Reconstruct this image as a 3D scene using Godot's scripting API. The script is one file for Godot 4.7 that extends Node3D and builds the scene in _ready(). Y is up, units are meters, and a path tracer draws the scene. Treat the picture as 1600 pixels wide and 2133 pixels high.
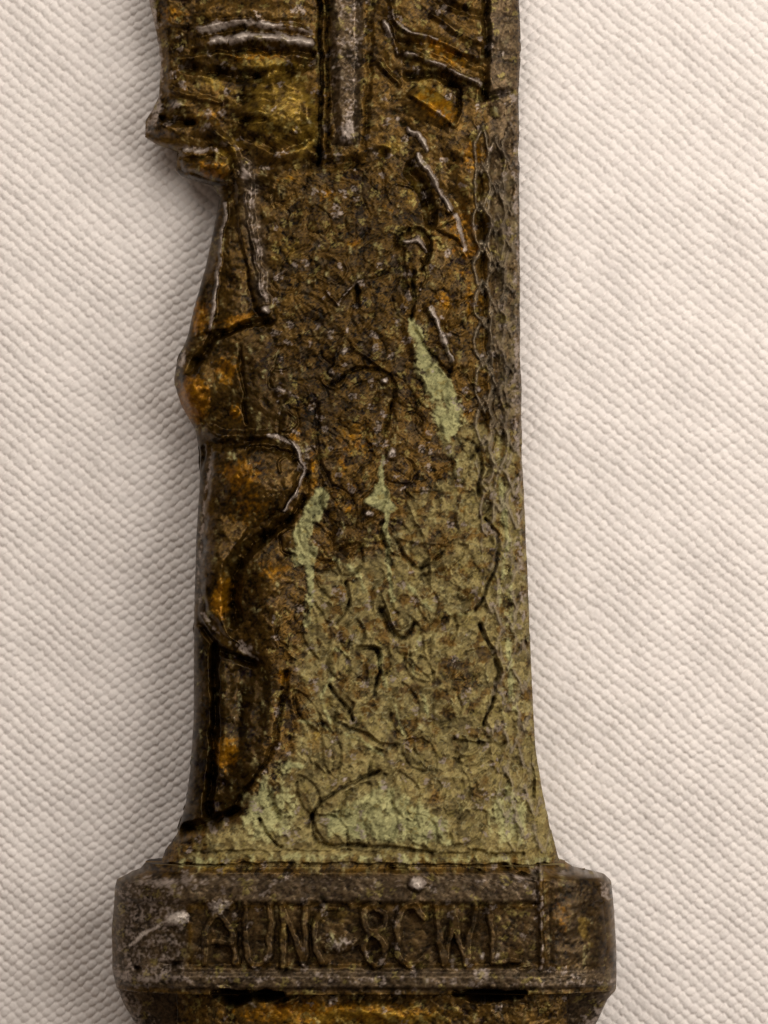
extends Node3D
# A corroded bronze handle with relief figures and a lettered collar, lying on white twill cloth.
# All shapes are laid out on the handle's own face plane in twentieths of a millimetre.

const UNIT := 0.00005
const GX := 200.0      # the relief field: origin, pitch, size
const GY := -90.0
const PITCH := 2.0
const NX := 560
const NY := 1160
const EYE := 0.55      # camera height
const FACE := 0.0115   # height of the front of the handle

var hgt := PackedFloat32Array()      # relief over the smooth body, in units
var green := PackedFloat32Array()    # pale green crust
var patina := PackedFloat32Array()   # khaki patina
var orange := PackedFloat32Array()   # rusty bare bronze
var worn := PackedFloat32Array()     # rubbed grey metal
var sooty := PackedFloat32Array()    # dark tarnish
var olive := PackedFloat32Array()
var scale_net := PackedFloat32Array()
var smooth := PackedFloat32Array()   # little grain left
var dull := PackedFloat32Array()     # grey-brown, without rust
var warp_x := PackedFloat32Array()
var warp_y := PackedFloat32Array()
var colour := PackedColorArray()
var bronze: StandardMaterial3D
var rng := RandomNumberGenerator.new()
var shrink := 1.0

func _ready() -> void:
	rng.seed = 71
	# ---- camera
	var cam := Camera3D.new()
	cam.name = "camera"
	cam.position = Vector3(0, EYE, 0)
	cam.rotation_degrees = Vector3(-90, 0, 0)
	cam.fov = rad_to_deg(2.0 * atan(1066.5 * UNIT / EYE))
	var lens := CameraAttributesPhysical.new()
	lens.frustum_focal_length = 12.0 / tan(deg_to_rad(cam.fov * 0.5))
	lens.frustum_focus_distance = 0.5395
	lens.frustum_near = 0.05
	lens.frustum_far = 6.0
	lens.exposure_aperture = 18.0
	cam.attributes = lens
	cam.near = 0.05
	cam.far = 6.0
	add_child(cam)
	# ---- the room's soft light and exposure
	var we := WorldEnvironment.new()
	we.name = "environment"
	var env := Environment.new()
	env.background_mode = Environment.BG_COLOR
	env.background_color = Color(0.425, 0.375, 0.335)
	env.tonemap_mode = Environment.TONE_MAPPER_LINEAR
	env.tonemap_exposure = 0.96
	env.sdfgi_enabled = true
	env.ssao_enabled = true
	env.ssil_enabled = true
	we.environment = env
	add_child(we)
	# ---- two soft lamps of the room: the stronger one to the right, the weaker beyond the top
	for spec in [["lamp_panel", Vector2(0.24, 0.24), 0.096, Vector3(0.20, 0.225, -0.075)], ["lamp_panel", Vector2(0.26, 0.26), 0.066, Vector3(-0.06, 0.25, -0.26)]]:
		var lamp := AreaLight3D.new()
		lamp.name = spec[0]
		lamp.area_size = spec[1]
		lamp.light_energy = spec[2]
		lamp.light_color = Color(1.0, 0.975, 0.945)
		lamp.shadow_enabled = true
		lamp.position = spec[3]
		add_child(lamp, true)
		lamp.look_at(Vector3(0, 0, 0), Vector3.UP)

	shrink = (EYE - FACE) / EYE
	make_cloth()
	make_fields()
	make_handle()

# ------------------------------------------------------------------ helpers

func noise_bytes(freq: float, seed_: int, oct: int, nx: int, ny: int, kind := FastNoiseLite.TYPE_SIMPLEX_SMOOTH, fractal := FastNoiseLite.FRACTAL_FBM) -> PackedByteArray:
	var n := FastNoiseLite.new()
	n.seed = seed_
	n.noise_type = kind
	n.frequency = freq
	n.fractal_type = fractal
	n.fractal_octaves = oct
	var im := n.get_image(nx, ny, false, false, true)
	im.convert(Image.FORMAT_L8)
	return im.get_data()

# grains: one value to a cell, with ragged borders
func cell_bytes(freq: float, seed_: int) -> PackedByteArray:
	var n := FastNoiseLite.new()
	n.seed = seed_
	n.noise_type = FastNoiseLite.TYPE_CELLULAR
	n.cellular_return_type = FastNoiseLite.RETURN_CELL_VALUE
	n.frequency = freq
	n.fractal_type = FastNoiseLite.FRACTAL_NONE
	n.domain_warp_enabled = true
	n.domain_warp_amplitude = 5.0
	n.domain_warp_frequency = 0.12
	n.domain_warp_fractal_octaves = 2
	var im := n.get_image(NX, NY, false, false, true)
	im.convert(Image.FORMAT_L8)
	return im.get_data()

func grid_mesh(pos: PackedVector3Array, nr: int, nc: int, cols: PackedColorArray, uvs: PackedVector2Array, wrapped := false, keep := PackedByteArray()) -> ArrayMesh:
	var nrm := PackedVector3Array()
	nrm.resize(pos.size())
	for r in nr:
		var r0 := maxi(r - 1, 0) * nc
		var r1 := mini(r + 1, nr - 1) * nc
		var rr := r * nc
		for c in nc:
			var c0 := c - 1
			var c1 := c + 1
			if c0 < 0: c0 = nc - 2 if wrapped else 0
			if c1 >= nc: c1 = 1 if wrapped else nc - 1
			nrm[rr + c] = (pos[r1 + c] - pos[r0 + c]).cross(pos[rr + c1] - pos[rr + c0]).normalized()
	var idx := PackedInt32Array()
	idx.resize((nr - 1) * (nc - 1) * 6)
	var k := 0
	var test := keep.size() > 0
	for r in nr - 1:
		for c in nc - 1:
			var a := r * nc + c
			if test and not (keep[a] or keep[a + 1] or keep[a + nc] or keep[a + nc + 1]):
				continue
			idx[k] = a
			idx[k + 1] = a + 1
			idx[k + 2] = a + nc
			idx[k + 3] = a + 1
			idx[k + 4] = a + nc + 1
			idx[k + 5] = a + nc
			k += 6
	idx.resize(k)
	if test:      # drop the points no face uses
		var where := PackedInt32Array()
		where.resize(pos.size())
		where.fill(-1)
		var p2 := PackedVector3Array()
		var n2 := PackedVector3Array()
		var c2 := PackedColorArray()
		var u2 := PackedVector2Array()
		for i in k:
			var v := idx[i]
			if where[v] < 0:
				where[v] = p2.size()
				p2.append(pos[v]); n2.append(nrm[v]); c2.append(cols[v]); u2.append(uvs[v])
			idx[i] = where[v]
		pos = p2; nrm = n2; cols = c2; uvs = u2
	var arr := []
	arr.resize(Mesh.ARRAY_MAX)
	arr[Mesh.ARRAY_VERTEX] = pos
	arr[Mesh.ARRAY_NORMAL] = nrm
	if cols.size(): arr[Mesh.ARRAY_COLOR] = cols
	if uvs.size(): arr[Mesh.ARRAY_TEX_UV] = uvs
	arr[Mesh.ARRAY_INDEX] = idx
	var m := ArrayMesh.new()
	if k > 0: m.add_surface_from_arrays(Mesh.PRIMITIVE_TRIANGLES, arr)
	return m

func curve(keys: Array, y: float) -> float:
	# keys: [[y, value], ...]; smooth monotone-ish interpolation
	var n := keys.size()
	if y <= keys[0][0]: return keys[0][1]
	for i in n - 1:
		if y <= keys[i + 1][0]:
			var t: float = (y - keys[i][0]) / (keys[i + 1][0] - keys[i][0])
			return lerpf(keys[i][1], keys[i + 1][1], t)
	return keys[n - 1][1]

# distance from a point to a chain of segments; the sign says the side of the nearest one
func chain(px: float, py: float, pts: Array) -> Vector3:
	var best := 1e12
	var side := 1.0
	var along := 0.0
	var n := pts.size() / 2
	for i in n - 1:
		var ax: float = pts[2 * i]
		var ay: float = pts[2 * i + 1]
		var bx: float = pts[2 * i + 2] - ax
		var by: float = pts[2 * i + 3] - ay
		var qx := px - ax
		var qy := py - ay
		var t := clampf((qx * bx + qy * by) / (bx * bx + by * by + 1e-6), 0.0, 1.0)
		var dx := qx - bx * t
		var dy := qy - by * t
		var d := dx * dx + dy * dy
		if d < best:
			best = d
			side = 1.0 if bx * qy - by * qx > 0.0 else -1.0
			along = (i + t) / (n - 1)
	return Vector3(sqrt(best), side, along)

func bounds(pts: Array, w: float) -> Array:
	var x0 := 1e9
	var x1 := -1e9
	var y0 := 1e9
	var y1 := -1e9
	for i in pts.size() / 2:
		x0 = minf(x0, pts[2 * i]); x1 = maxf(x1, pts[2 * i])
		y0 = minf(y0, pts[2 * i + 1]); y1 = maxf(y1, pts[2 * i + 1])
	w += 8.0
	return [clampi(int((x0 - w - GX) / PITCH), 0, NX - 1), clampi(int((x1 + w - GX) / PITCH) + 1, 0, NX - 1), clampi(int((y0 - w - GY) / PITCH), 0, NY - 1), clampi(int((y1 + w - GY) / PITCH) + 1, 0, NY - 1)]

# the same chain drawn as a smooth curve
func eased(pts: Array) -> Array:
	var n := pts.size() / 2
	if n < 3: return pts
	var out := []
	for i in n - 1:
		var a := maxi(i - 1, 0)
		var d := mini(i + 2, n - 1)
		for q in 3:
			var t := q / 3.0
			for e in 2:
				out.append(cubic_interpolate(pts[2 * i + e], pts[2 * i + 2 + e], pts[2 * a + e], pts[2 * d + e], t))
	out.append(pts[2 * n - 2])
	out.append(pts[2 * n - 1])
	return out

# a ridge (amp > 0) or groove (amp < 0) along a chain; w0, w1: half widths at its ends; flat: share of the width that is level
func stroke(f: PackedFloat32Array, pts: Array, w0: float, w1: float, amp: float, flat := 0.0, straight := false) -> void:
	if not straight: pts = eased(pts)
	var b := bounds(pts, maxf(w0, w1))
	for j in range(b[2], b[3] + 1):
		for i in range(b[0], b[1] + 1):
			var k: int = j * NX + i
			var q := chain(GX + i * PITCH + warp_x[k], GY + j * PITCH + warp_y[k], pts)
			var t := q.x / lerpf(w0, w1, q.z)
			if t < 1.0:
				if flat > 0.0:
					f[k] += amp * (1.0 - smoothstep(flat, 1.0, t))
				else:
					t = 1.0 - t * t
					f[k] += amp * t * t * (1.0 + 0.13 * warp_y[(k + 9000) % warp_y.size()])

# a fold: a sharp step along the chain, raised on one side and fading out over w
func fold(pts: Array, w: float, amp: float, side := 1.0) -> void:
	pts = eased(pts)
	var b := bounds(pts, w)
	for j in range(b[2], b[3] + 1):
		for i in range(b[0], b[1] + 1):
			var k: int = j * NX + i
			var q := chain(GX + i * PITCH + warp_x[k], GY + j * PITCH + warp_y[k], pts)
			var d := q.x * q.y * side
			if d > -5.0 and d < w:
				var ends := smoothstep(0.0, 0.12, q.z) * smoothstep(1.0, 0.88, q.z)
				var up := smoothstep(-5.0, 2.0, d) * pow(1.0 - maxf(d, 0.0) / w, 1.5)
				hgt[k] += amp * up * ends

func blob(f: PackedFloat32Array, x: float, y: float, rx: float, ry: float, turn: float, amp: float, flat := 0.0) -> void:
	var r := maxf(rx, ry)
	var b := bounds([x, y], r)
	var ct := cos(deg_to_rad(turn))
	var s := sin(deg_to_rad(turn))
	for j in range(b[2], b[3] + 1):
		for i in range(b[0], b[1] + 1):
			var k: int = j * NX + i
			var dx := GX + i * PITCH + warp_x[k] - x
			var dy := GY + j * PITCH + warp_y[k] - y
			var u := (dx * ct + dy * s) / rx
			var v := (dy * ct - dx * s) / ry
			var t := u * u + v * v
			if t < 1.0:
				if flat > 0.0:
					f[k] += amp * (1.0 - smoothstep(flat, 1.0, sqrt(t)))
				else:
					f[k] += amp * (1.0 - t) * (1.0 - t)

# fills a closed outline; edge: width of its rounded border
func area(f: PackedFloat32Array, pts: Array, edge: float, amp: float) -> void:
	var b := bounds(pts, 0.0)
	var poly := PackedVector2Array()
	for i in pts.size() / 2: poly.append(Vector2(pts[2 * i], pts[2 * i + 1]))
	var ring := pts + [pts[0], pts[1]]
	for j in range(b[2], b[3] + 1):
		for i in range(b[0], b[1] + 1):
			var k: int = j * NX + i
			var x := GX + i * PITCH + warp_x[k]
			var y := GY + j * PITCH + warp_y[k]
			if Geometry2D.is_point_in_polygon(Vector2(x, y), poly):
				f[k] += amp * smoothstep(0.0, edge, chain(x, y, ring).x)

# ------------------------------------------------------------------ cloth

func make_cloth() -> void:
	var xs := PackedFloat32Array()
	var ys := PackedFloat32Array()
	var v := -1500.0
	while v < -200.0:
		xs.append(v); v += 73.0
	while v < 1800.0:
		xs.append(v)
		v += 12.0 if v > 480.0 and v < 985.0 else 2.2 if v > -30.0 and v < 1630.0 else 4.0
	while v < 3100.0:
		xs.append(v); v += 73.0
	v = -1500.0
	while v < -200.0:
		ys.append(v); v += 73.0
	while v < 2340.0:
		ys.append(v)
		v += 2.2 if v > -30.0 and v < 2163.0 else 4.0
	while v < 3600.0:
		ys.append(v); v += 73.0
	var nc := xs.size()
	var nr := ys.size()
	# slow drifts of the threads, on a coarse lattice of 8 units
	var wn := 640
	var wa := noise_bytes(0.030, 11, 3, wn, wn)
	var wb := noise_bytes(0.030, 12, 3, wn, wn)
	var wc := noise_bytes(0.22, 13, 2, wn, wn)
	var wd := noise_bytes(0.22, 15, 2, wn, wn)
	var fuzz := noise_bytes(0.16, 14, 3, 1024, 1024)
	var jit := PackedFloat32Array()
	jit.resize(4096)
	for i in 4096: jit[i] = rng.randf()
	var pos := PackedVector3Array()
	pos.resize(nr * nc)
	var tone := PackedColorArray()
	tone.resize(nr * nc)
	var th := deg_to_rad(39.0)      # the twill lines run down to the right
	var tx := cos(th)
	var ty := sin(th)
	var k := 0
	for r in nr:
		var y := ys[r]
		for c in nc:
			var x := xs[c]
			var fine: bool = x > -210.0 and x < 1810.0 and y > -210.0 and y < 2350.0 and not (x > 490.0 and x < 975.0)
			var h := 0.0
			var shade := 0.96
			if fine:
				var fx := (x + 240.0) / 8.0
				var fy := (y + 240.0) / 8.0
				var ix := int(fx)
				var iy := int(fy)
				fx -= ix
				fy -= iy
				var w := iy * wn + ix
				var a0 := lerpf(lerpf(wa[w], wa[w + 1], fx), lerpf(wa[w + wn], wa[w + wn + 1], fx), fy) / 255.0 - 0.5
				var b0 := lerpf(lerpf(wb[w], wb[w + 1], fx), lerpf(wb[w + wn], wb[w + wn + 1], fx), fy) / 255.0 - 0.5
				var c0 := lerpf(lerpf(wc[w], wc[w + 1], fx), lerpf(wc[w + wn], wc[w + wn + 1], fx), fy) / 255.0 - 0.5
				var d0 := lerpf(lerpf(wd[w], wd[w + 1], fx), lerpf(wd[w + wn], wd[w + wn + 1], fx), fy) / 255.0 - 0.5
				var px := x + a0 * 13.0 + c0 * 7.0
				var py := y + b0 * 13.0 + d0 * 7.0
				var q := (py * tx - px * ty) / 19.5
				var s := (px * tx + py * ty) / 16.5
				var qi := floorf(q + 0.5)
				var dq := q - qi
				var sp := s + dq * 0.2 + qi * 0.37
				var si := floorf(sp + 0.5)
				var ds := sp - si
				var hk := (int(qi) * 61 + int(si) * 17) & 4095
				var j1 := jit[hk]
				var e := 1.0 - 3.2 * dq * dq - 4.3 * ds * ds
				h = 3.7 * (0.70 + 0.46 * j1) * sqrt(maxf(e, 0.0)) - 1.2 * absf(dq)
				shade = 0.92 + 0.09 * jit[(hk * 7 + 3) & 4095] + a0 * 0.05
				h += (fuzz[(int(y / 1.5 + 100.0) & 1023) * 1024 + (int(x / 1.5 + 100.0) & 1023)] / 255.0 - 0.5) * 1.3
				h += a0 * 9.0 + b0 * 5.0
			tone[k] = Color(0.785, 0.730, 0.690) * shade
			pos[k] = Vector3((x - 800.0) * UNIT, (h - 4.0) * UNIT, (y - 1066.5) * UNIT)
			k += 1
	var m := StandardMaterial3D.new()
	m.resource_name = "white_cotton"
	m.vertex_color_use_as_albedo = true
	m.roughness = 0.95
	m.metallic_specular = 0.25
	m.rim_enabled = true
	m.rim = 0.15
	var o := MeshInstance3D.new()
	o.name = "cloth"
	o.mesh = grid_mesh(pos, nr, nc, tone, PackedVector2Array())
	o.material_override = m
	o.set_meta("label", "white twill-woven cloth spread flat under the bronze handle")
	o.set_meta("category", "cloth")
	add_child(o, true)

# ------------------------------------------------------------------ relief and patina of the handle

func make_fields() -> void:
	var n := NX * NY
	for f in [hgt, green, patina, orange, worn, sooty, olive, scale_net, dull, smooth, warp_x, warp_y]:
		f.resize(n)
	var wa := noise_bytes(0.035, 21, 3, NX, NY)
	var wb := noise_bytes(0.035, 22, 3, NX, NY)
	for k in n:
		warp_x[k] = (wa[k] / 255.0 - 0.5) * 11.0
		warp_y[k] = (wb[k] / 255.0 - 0.5) * 11.0
	relief()
	for k in n:
		hgt[k] *= 1.2 if hgt[k] > 0.0 else 1.7
	stains()
	finish_fields()

func relief() -> void:
	var h := hgt
	# -- upper left: folds over a hollow and a blocky boss
	area(h, [660, -90, 668, 330, 500, 345, 330, 200, 318, -90], 26.0, 10.0)
	fold([330, 36, 420, 52, 520, 34, 640, 30], 60, 10, -1.0)
	stroke(h, [400, 62, 470, 44, 580, 44, 640, 58], 15, 12, 15)
	stroke(h, [420, 82, 520, 72, 645, 86], 19, 15, 24)
	stroke(h, [400, 100, 500, 95, 648, 103], 10, 11, -17)
	stroke(h, [370, 118, 440, 106, 500, 112], 10, 8, 10)
	stroke(h, [384, 130, 450, 144, 560, 150, 650, 122], 15, 20, -22)
	blob(h, 575, 230, 112, 120, 0, 42)
	blob(h, 610, 175, 34, 22, 20, 9)
	blob(h, 520, 215, 26, 18, 0, -9)
	blob(h, 640, 240, 16, 60, 0, 10)
	blob(h, 560, 270, 40, 20, 10, -8)
	stroke(h, [340, 172, 400, 192, 455, 205], 9, 7, 12)
	blob(h, 362, 215, 26, 20, 0, 16)
	stroke(h, [328, 240, 395, 250], 10, 8, -18)
	blob(h, 425, 262, 32, 22, -20, 17)
	stroke(h, [430, 248, 470, 290, 495, 335], 15, 13, 13)
	stroke(h, [500, 246, 550, 242], 7, 7, -14)
	stroke(h, [498, 232, 548, 230], 6, 6, 8)
	stroke(h, [520, 285, 590, 305, 640, 280], 14, 14, -12)
	stroke(h, [500, 200, 560, 205], 14, 14, -8)
	stroke(h, [376, 322, 442, 322], 9, 7, -16)
	fold([362, 352, 452, 386, 500, 352], 40, 10, -1.0)
	stroke(h, [630, 338, 720, 334, 800, 312], 20, 14, -15)
	# -- groove beside the band
	stroke(h, [660, -90, 668, 120, 664, 330], 7, 8, -20)
	stroke(h, [676, -90, 682, 120, 682, 310], 5, 6, -14)
	stroke(h, [772, -90, 768, 200, 758, 300], 10, 8, -8)
	stroke(h, [670, -90, 674, 330], 4, 4, 8)
	# -- upper right: drapery
	stroke(h, [800, 40, 818, 70, 828, 104], 9, 6, 14)
	stroke(h, [812, -20, 822, 36, 850, 56, 912, 76], 8, 6, 14)
	stroke(h, [836, 82, 900, 88, 1000, 128], 16, 13, -14)
	stroke(h, [842, 100, 924, 132, 1000, 168], 12, 8, 22)
	stroke(h, [850, 150, 900, 148, 950, 165], 12, 9, -17)
	fold([846, 182, 900, 222, 955, 262], 40, 12, -1.0)
	stroke(h, [930, 150, 960, 190, 950, 250], 8, 7, -10)
	stroke(h, [790, 120, 812, 150, 830, 170], 10, 8, 9)
	stroke(h, [905, 20, 960, 60, 1010, 80], 12, 10, 9)
	stroke(h, [880, -60, 930, 0, 1000, 20], 12, 12, -10)
	stroke(h, [1012, -90, 1016, 60, 1010, 190], 12, 12, -14)
	stroke(h, [1005, 196, 1076, 176], 9, 9, -12)
	stroke(h, [1000, 330, 1010, 600, 1030, 900, 1010, 1020], 7, 7, -8)
	blob(h, 1036, 218, 18, 26, 0, 8)
	blob(h, 995, 300, 42, 40, 0, 6)
	stroke(h, [854, 345, 892, 410, 900, 460], 18, 14, -17)
	stroke(h, [935, 330, 955, 420, 990, 520], 24, 20, -7)
	# -- rounded volumes of the left side
	blob(h, 340, 258, 56, 26, 10, 26)
	blob(h, 425, 338, 66, 26, 12, 22)
	blob(h, 500, 20, 150, 40, 0, 16)
	blob(h, 530, 1000, 112, 100, 0, 34)
	blob(h, 452, 1160, 52, 130, 12, 22)
	blob(h, 556, 1240, 66, 120, 8, 24)
	blob(h, 520, 1540, 56, 160, 8, 16)
	blob(h, 398, 806, 50, 66, 0, 26)
	blob(h, 480, 560, 60, 160, 6, 16)
	blob(h, 540, 790, 60, 120, 0, 10)
	stroke(h, [436, 900, 470, 908, 560, 905], 22, 14, 14)
	stroke(h, [420, 930, 400, 1060, 396, 1240], 8, 8, -14)
	blob(h, 900, 90, 90, 40, 25, 16)
	blob(h, 905, 220, 70, 34, 38, 16)
	blob(h, 960, 330, 60, 120, -20, 12)
	# -- the body: broad forms
	blob(h, 720, 560, 230, 260, 0, 14)
	blob(h, 720, 1000, 190, 240, 0, 10)
	stroke(h, [505, 345, 512, 470, 548, 640], 24, 18, 8, 0.6)
	stroke(h, [468, 420, 452, 560, 440, 690], 7, 6, 9)
	stroke(h, [508, 395, 522, 500, 545, 610], 6, 6, 7)
	blob(h, 552, 643, 13, 11, 0, 15)
	blob(h, 556, 668, 15, 11, 0, -17)
	stroke(h, [395, 772, 440, 705, 490, 682, 545, 668], 14, 9, -17)
	fold([400, 690, 440, 690, 540, 655], 60, 10, -1.0)
	stroke(h, [496, 720, 505, 800, 512, 880], 6, 5, -6)
	blob(h, 480, 760, 28, 26, 0, 9)
	blob(h, 488, 858, 16, 14, 0, 12)
	blob(h, 400, 830, 40, 60, 0, 8)
	# V mark and small figures
	stroke(h, [678, 602, 704, 634, 746, 574], 5, 5, 12, 0.0, true)
	stroke(worn, [680, 604, 704, 634, 746, 574], 5, 4, 0.7, 0.0, true)
	stroke(h, [738, 590, 744, 634], 8, 7, -20)
	stroke(h, [735, 720, 792, 760], 7, 6, 11)
	stroke(h, [716, 690, 690, 775], 6, 6, 7)
	blob(h, 690, 770, 16, 12, 40, 10)
	blob(h, 672, 690, 15, 14, 0, 9)
	blob(h, 585, 815, 20, 16, 0, 9)
	stroke(h, [690, 800, 740, 770, 800, 770, 822, 800, 812, 860, 800, 900], 6, 5, -13)
	stroke(h, [660, 840, 662, 940, 690, 1010], 6, 6, -10)
	blob(h, 745, 860, 40, 55, 0, 10)
	blob(h, 696, 945, 22, 22, 0, 9)
	blob(h, 860, 590, 40, 110, -4, 8)
	stroke(h, [826, 512, 836, 480, 880, 478, 896, 520, 880, 560], 9, 7, -12)
	stroke(h, [858, 560, 862, 622, 858, 660], 7, 6, -18)
	stroke(h, [838, 655, 868, 740, 900, 800], 14, 22, 10)
	stroke(h, [868, 690, 905, 745, 940, 770], 5, 5, -11)
	stroke(h, [842, 520, 850, 640], 6, 6, -8)
	# -- lower left: the lapel and the channel below it
	stroke(h, [520, 934, 575, 934, 608, 950], 9, 8, -9)
	stroke(h, [640, 960, 634, 1040, 596, 1082], 9, 8, -12)
	stroke(h, [600, 1078, 545, 1122, 502, 1160, 484, 1220, 488, 1290], 16, 22, -22)
	stroke(h, [406, 1000, 400, 1180, 408, 1290, 470, 1362, 530, 1384], 10, 12, -9)
	stroke(h, [446, 1350, 446, 1540, 432, 1700], 12, 15, -26)
	stroke(h, [520, 1400, 515, 1560, 470, 1700], 55, 45, -15, 0.3)
	stroke(h, [596, 1400, 576, 1540, 530, 1620, 480, 1690], 8, 7, -10)
	stroke(h, [382, 1732, 430, 1716, 492, 1690], 20, 14, -38)
	fold([362, 1752, 440, 1722, 512, 1686], 40, 12, 1.0)
	# -- lower right: leaves and tendrils drawn by thin sunk lines
	blob(h, 930, 1130, 110, 130, 0, 12)
	blob(h, 700, 1260, 46, 70, 10, 8)
	blob(h, 745, 1430, 70, 85, 0, 10)
	blob(h, 960, 1420, 90, 110, 0, 10)
	blob(h, 820, 1700, 175, 80, -8, 12)
	stroke(h, [995, 935, 1004, 980, 996, 1030], 9, 6, -20)
	stroke(h, [826, 1130, 850, 1172, 880, 1186, 924, 1150], 6, 5, -12)
	stroke(h, [1012, 1082, 1034, 1110, 1036, 1170, 1012, 1235, 990, 1275], 6, 5, -14)
	stroke(h, [722, 1210, 726, 1260, 700, 1300], 6, 5, -13)
	stroke(h, [796, 1090, 800, 1130, 816, 1180], 6, 6, -10)
	stroke(h, [745, 1352, 776, 1350, 792, 1380, 778, 1446], 7, 6, -20)
	stroke(h, [686, 1430, 705, 1455, 736, 1496], 6, 5, -16)
	stroke(h, [694, 1498, 760, 1530, 826, 1560], 8, 6, -8)
	stroke(h, [1000, 1300, 1016, 1340, 1040, 1400, 1022, 1470, 1008, 1510], 7, 5, -16)
	stroke(h, [880, 1310, 940, 1290, 1010, 1270], 12, 12, -8)
	stroke(h, [790, 1270, 830, 1330, 860, 1300], 9, 7, -14)
	stroke(h, [800, 1240, 824, 1310, 850, 1296], 6, 5, 11)
	stroke(h, [640, 1720, 660, 1680, 710, 1640, 790, 1606], 7, 5, -16)
	stroke(h, [655, 1700, 664, 1752, 780, 1758, 900, 1774], 6, 6, -12)
	stroke(h, [540, 1706, 560, 1740, 590, 1760], 6, 5, -10)
	stroke(h, [560, 1650, 580, 1700], 12, 8, -9)
	stroke(h, [944, 1544, 1050, 1550], 7, 6, -9)
	stroke(h, [985, 1768, 1050, 1780, 1090, 1775], 8, 6, -9)
	stroke(h, [1098, 1330, 1112, 1440, 1108, 1560, 1116, 1660], 5, 6, -12)
	stroke(h, [950, 1740, 960, 1640, 948, 1560], 6, 6, -5)
	blob(h, 1000, 1640, 36, 36, 0, 8)
	blob(h, 660, 1600, 10, 13, 0, -9)
	blob(h, 700, 1572, 14, 12, 0, 10)
	stroke(h, [920, 880, 950, 980, 960, 1100, 1000, 1180], 9, 9, 6)
	stroke(h, [830, 1120, 930, 1130, 1010, 1090], 7, 6, 6)
	stroke(h, [850, 1050, 890, 1130, 900, 1230], 7, 6, 7)
	stroke(h, [448, 2060, 590, 2062], 9, 8, -40, 0.5)
	blob(h, 488, 2070, 40, 22, 0, -60, 0.4)
	blob(h, 556, 2066, 34, 17, 0, -50, 0.4)
	stroke(h, [946, 2060, 1088, 2058], 9, 8, -40, 0.5)
	blob(h, 1010, 2066, 52, 18, 0, -60, 0.4)
	blob(h, 1062, 2062, 28, 14, 0, -40, 0.4)
	blob(h, 600, 2082, 30, 12, -20, 16)
	blob(h, 780, 2100, 120, 30, 0, 14)
	# mouldings at the foot of the shaft
	stroke(h, [400, 1774, 700, 1768, 1100, 1777], 5, 5, -4)
	stroke(h, [350, 1793, 700, 1788, 1160, 1795], 4, 4, 9)
	# chips along the collar's edges
	for i in 46:
		blob(h, rng.randf_range(240.0, 1280.0), [1806.0, 1872.0, 2008.0, 2046.0][i % 4] + rng.randf_range(-6.0, 6.0), rng.randf_range(8.0, 26.0), rng.randf_range(5.0, 11.0), rng.randf_range(-15.0, 15.0), rng.randf_range(-16.0, 9.0))
	# a dense growth of small leaves over the middle and the right
	for row in 17:
		for c in 5:
			var y := 390.0 + row * 84.0 + rng.randf_range(-22.0, 22.0)
			var x := 600.0 + c * 96.0 + (48.0 if row % 2 else 0.0) + rng.randf_range(-18.0, 18.0)
			if x > 1000.0 or (y < 560.0 and x > 830.0) or (y > 1040.0 and x < 640.0) or y > 1740.0: continue
			var a := (58.0 if (row + c) % 2 else 122.0) + rng.randf_range(-30.0, 30.0)
			leaf(x, y, rng.randf_range(70.0, 125.0), rng.randf_range(38.0, 66.0), a, rng.randf_range(5.0, 8.0) * (0.55 if y < 1000.0 else 1.0))
	for i in 80:
		var y := rng.randf_range(360.0, 1760.0)
		var x := rng.randf_range(600.0 if y > 1150.0 else 580.0, 1040.0)
		var a := rng.randf_range(0.0, TAU)
		var rad := rng.randf_range(12.0, 26.0)
		var curl := []
		for q in 6: curl += [x + cos(a + q * 0.6) * rad * (1.0 + q * 0.12), y + sin(a + q * 0.6) * rad * (1.0 + q * 0.12)]
		stroke(h, curl, 5, 4, rng.randf_range(2.5, 5.0) * (1.0 if rng.randf() < 0.6 else -1.0))
	# the right edge: a net of pointed scales
	for i in 18:
		for side in 3:
			var y := 300.0 + i * 84.0 + (42.0 if side == 1 else 0.0) + rng.randf_range(-8.0, 8.0)
			var rx := curve(SHAFT_RIGHT, y) - 18.0 - side * 31.0
			var tall := rng.randf_range(46.0, 58.0)
			for q in [-1.0, 1.0]:
				var net := [rx, y - tall, rx + q * rng.randf_range(12.0, 17.0), y - tall * 0.35, rx + q * 15.0, y + tall * 0.3, rx, y + tall]
				stroke(h, net, 6, 5, 6.5 if y < 1080.0 else 3.5)
				stroke(scale_net, net, 7, 6, 0.9 if y < 1080.0 else 0.45)
			blob(h, rx, y, 13, tall * 0.7, 0, -6)

func leaf(cx: float, cy: float, tall: float, wide: float, turn: float, amp: float) -> void:
	var ca := cos(deg_to_rad(turn))
	var sa := sin(deg_to_rad(turn))
	var rim := []
	for q in 13:
		var t := -1.0 + q / 6.0
		var v := absf(t) * 2.0 - 1.0
		var wv := wide * 0.5 * (1.0 - v * v) * (1.0 if t > 0.0 else -1.0)
		var u := v * tall * 0.5
		rim += [cx + u * ca - wv * sa, cy + u * sa + wv * ca]
	blob(hgt, cx, cy, tall * 0.5, wide * 0.42, turn, amp)
	stroke(hgt, rim, 5.0, 5.0, -amp * 0.8, 0.0, true)
	stroke(hgt, [cx - ca * tall * 0.4, cy - sa * tall * 0.4, cx + ca * tall * 0.4, cy + sa * tall * 0.4], 3.5, 3.5, -amp * 0.5)

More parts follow.
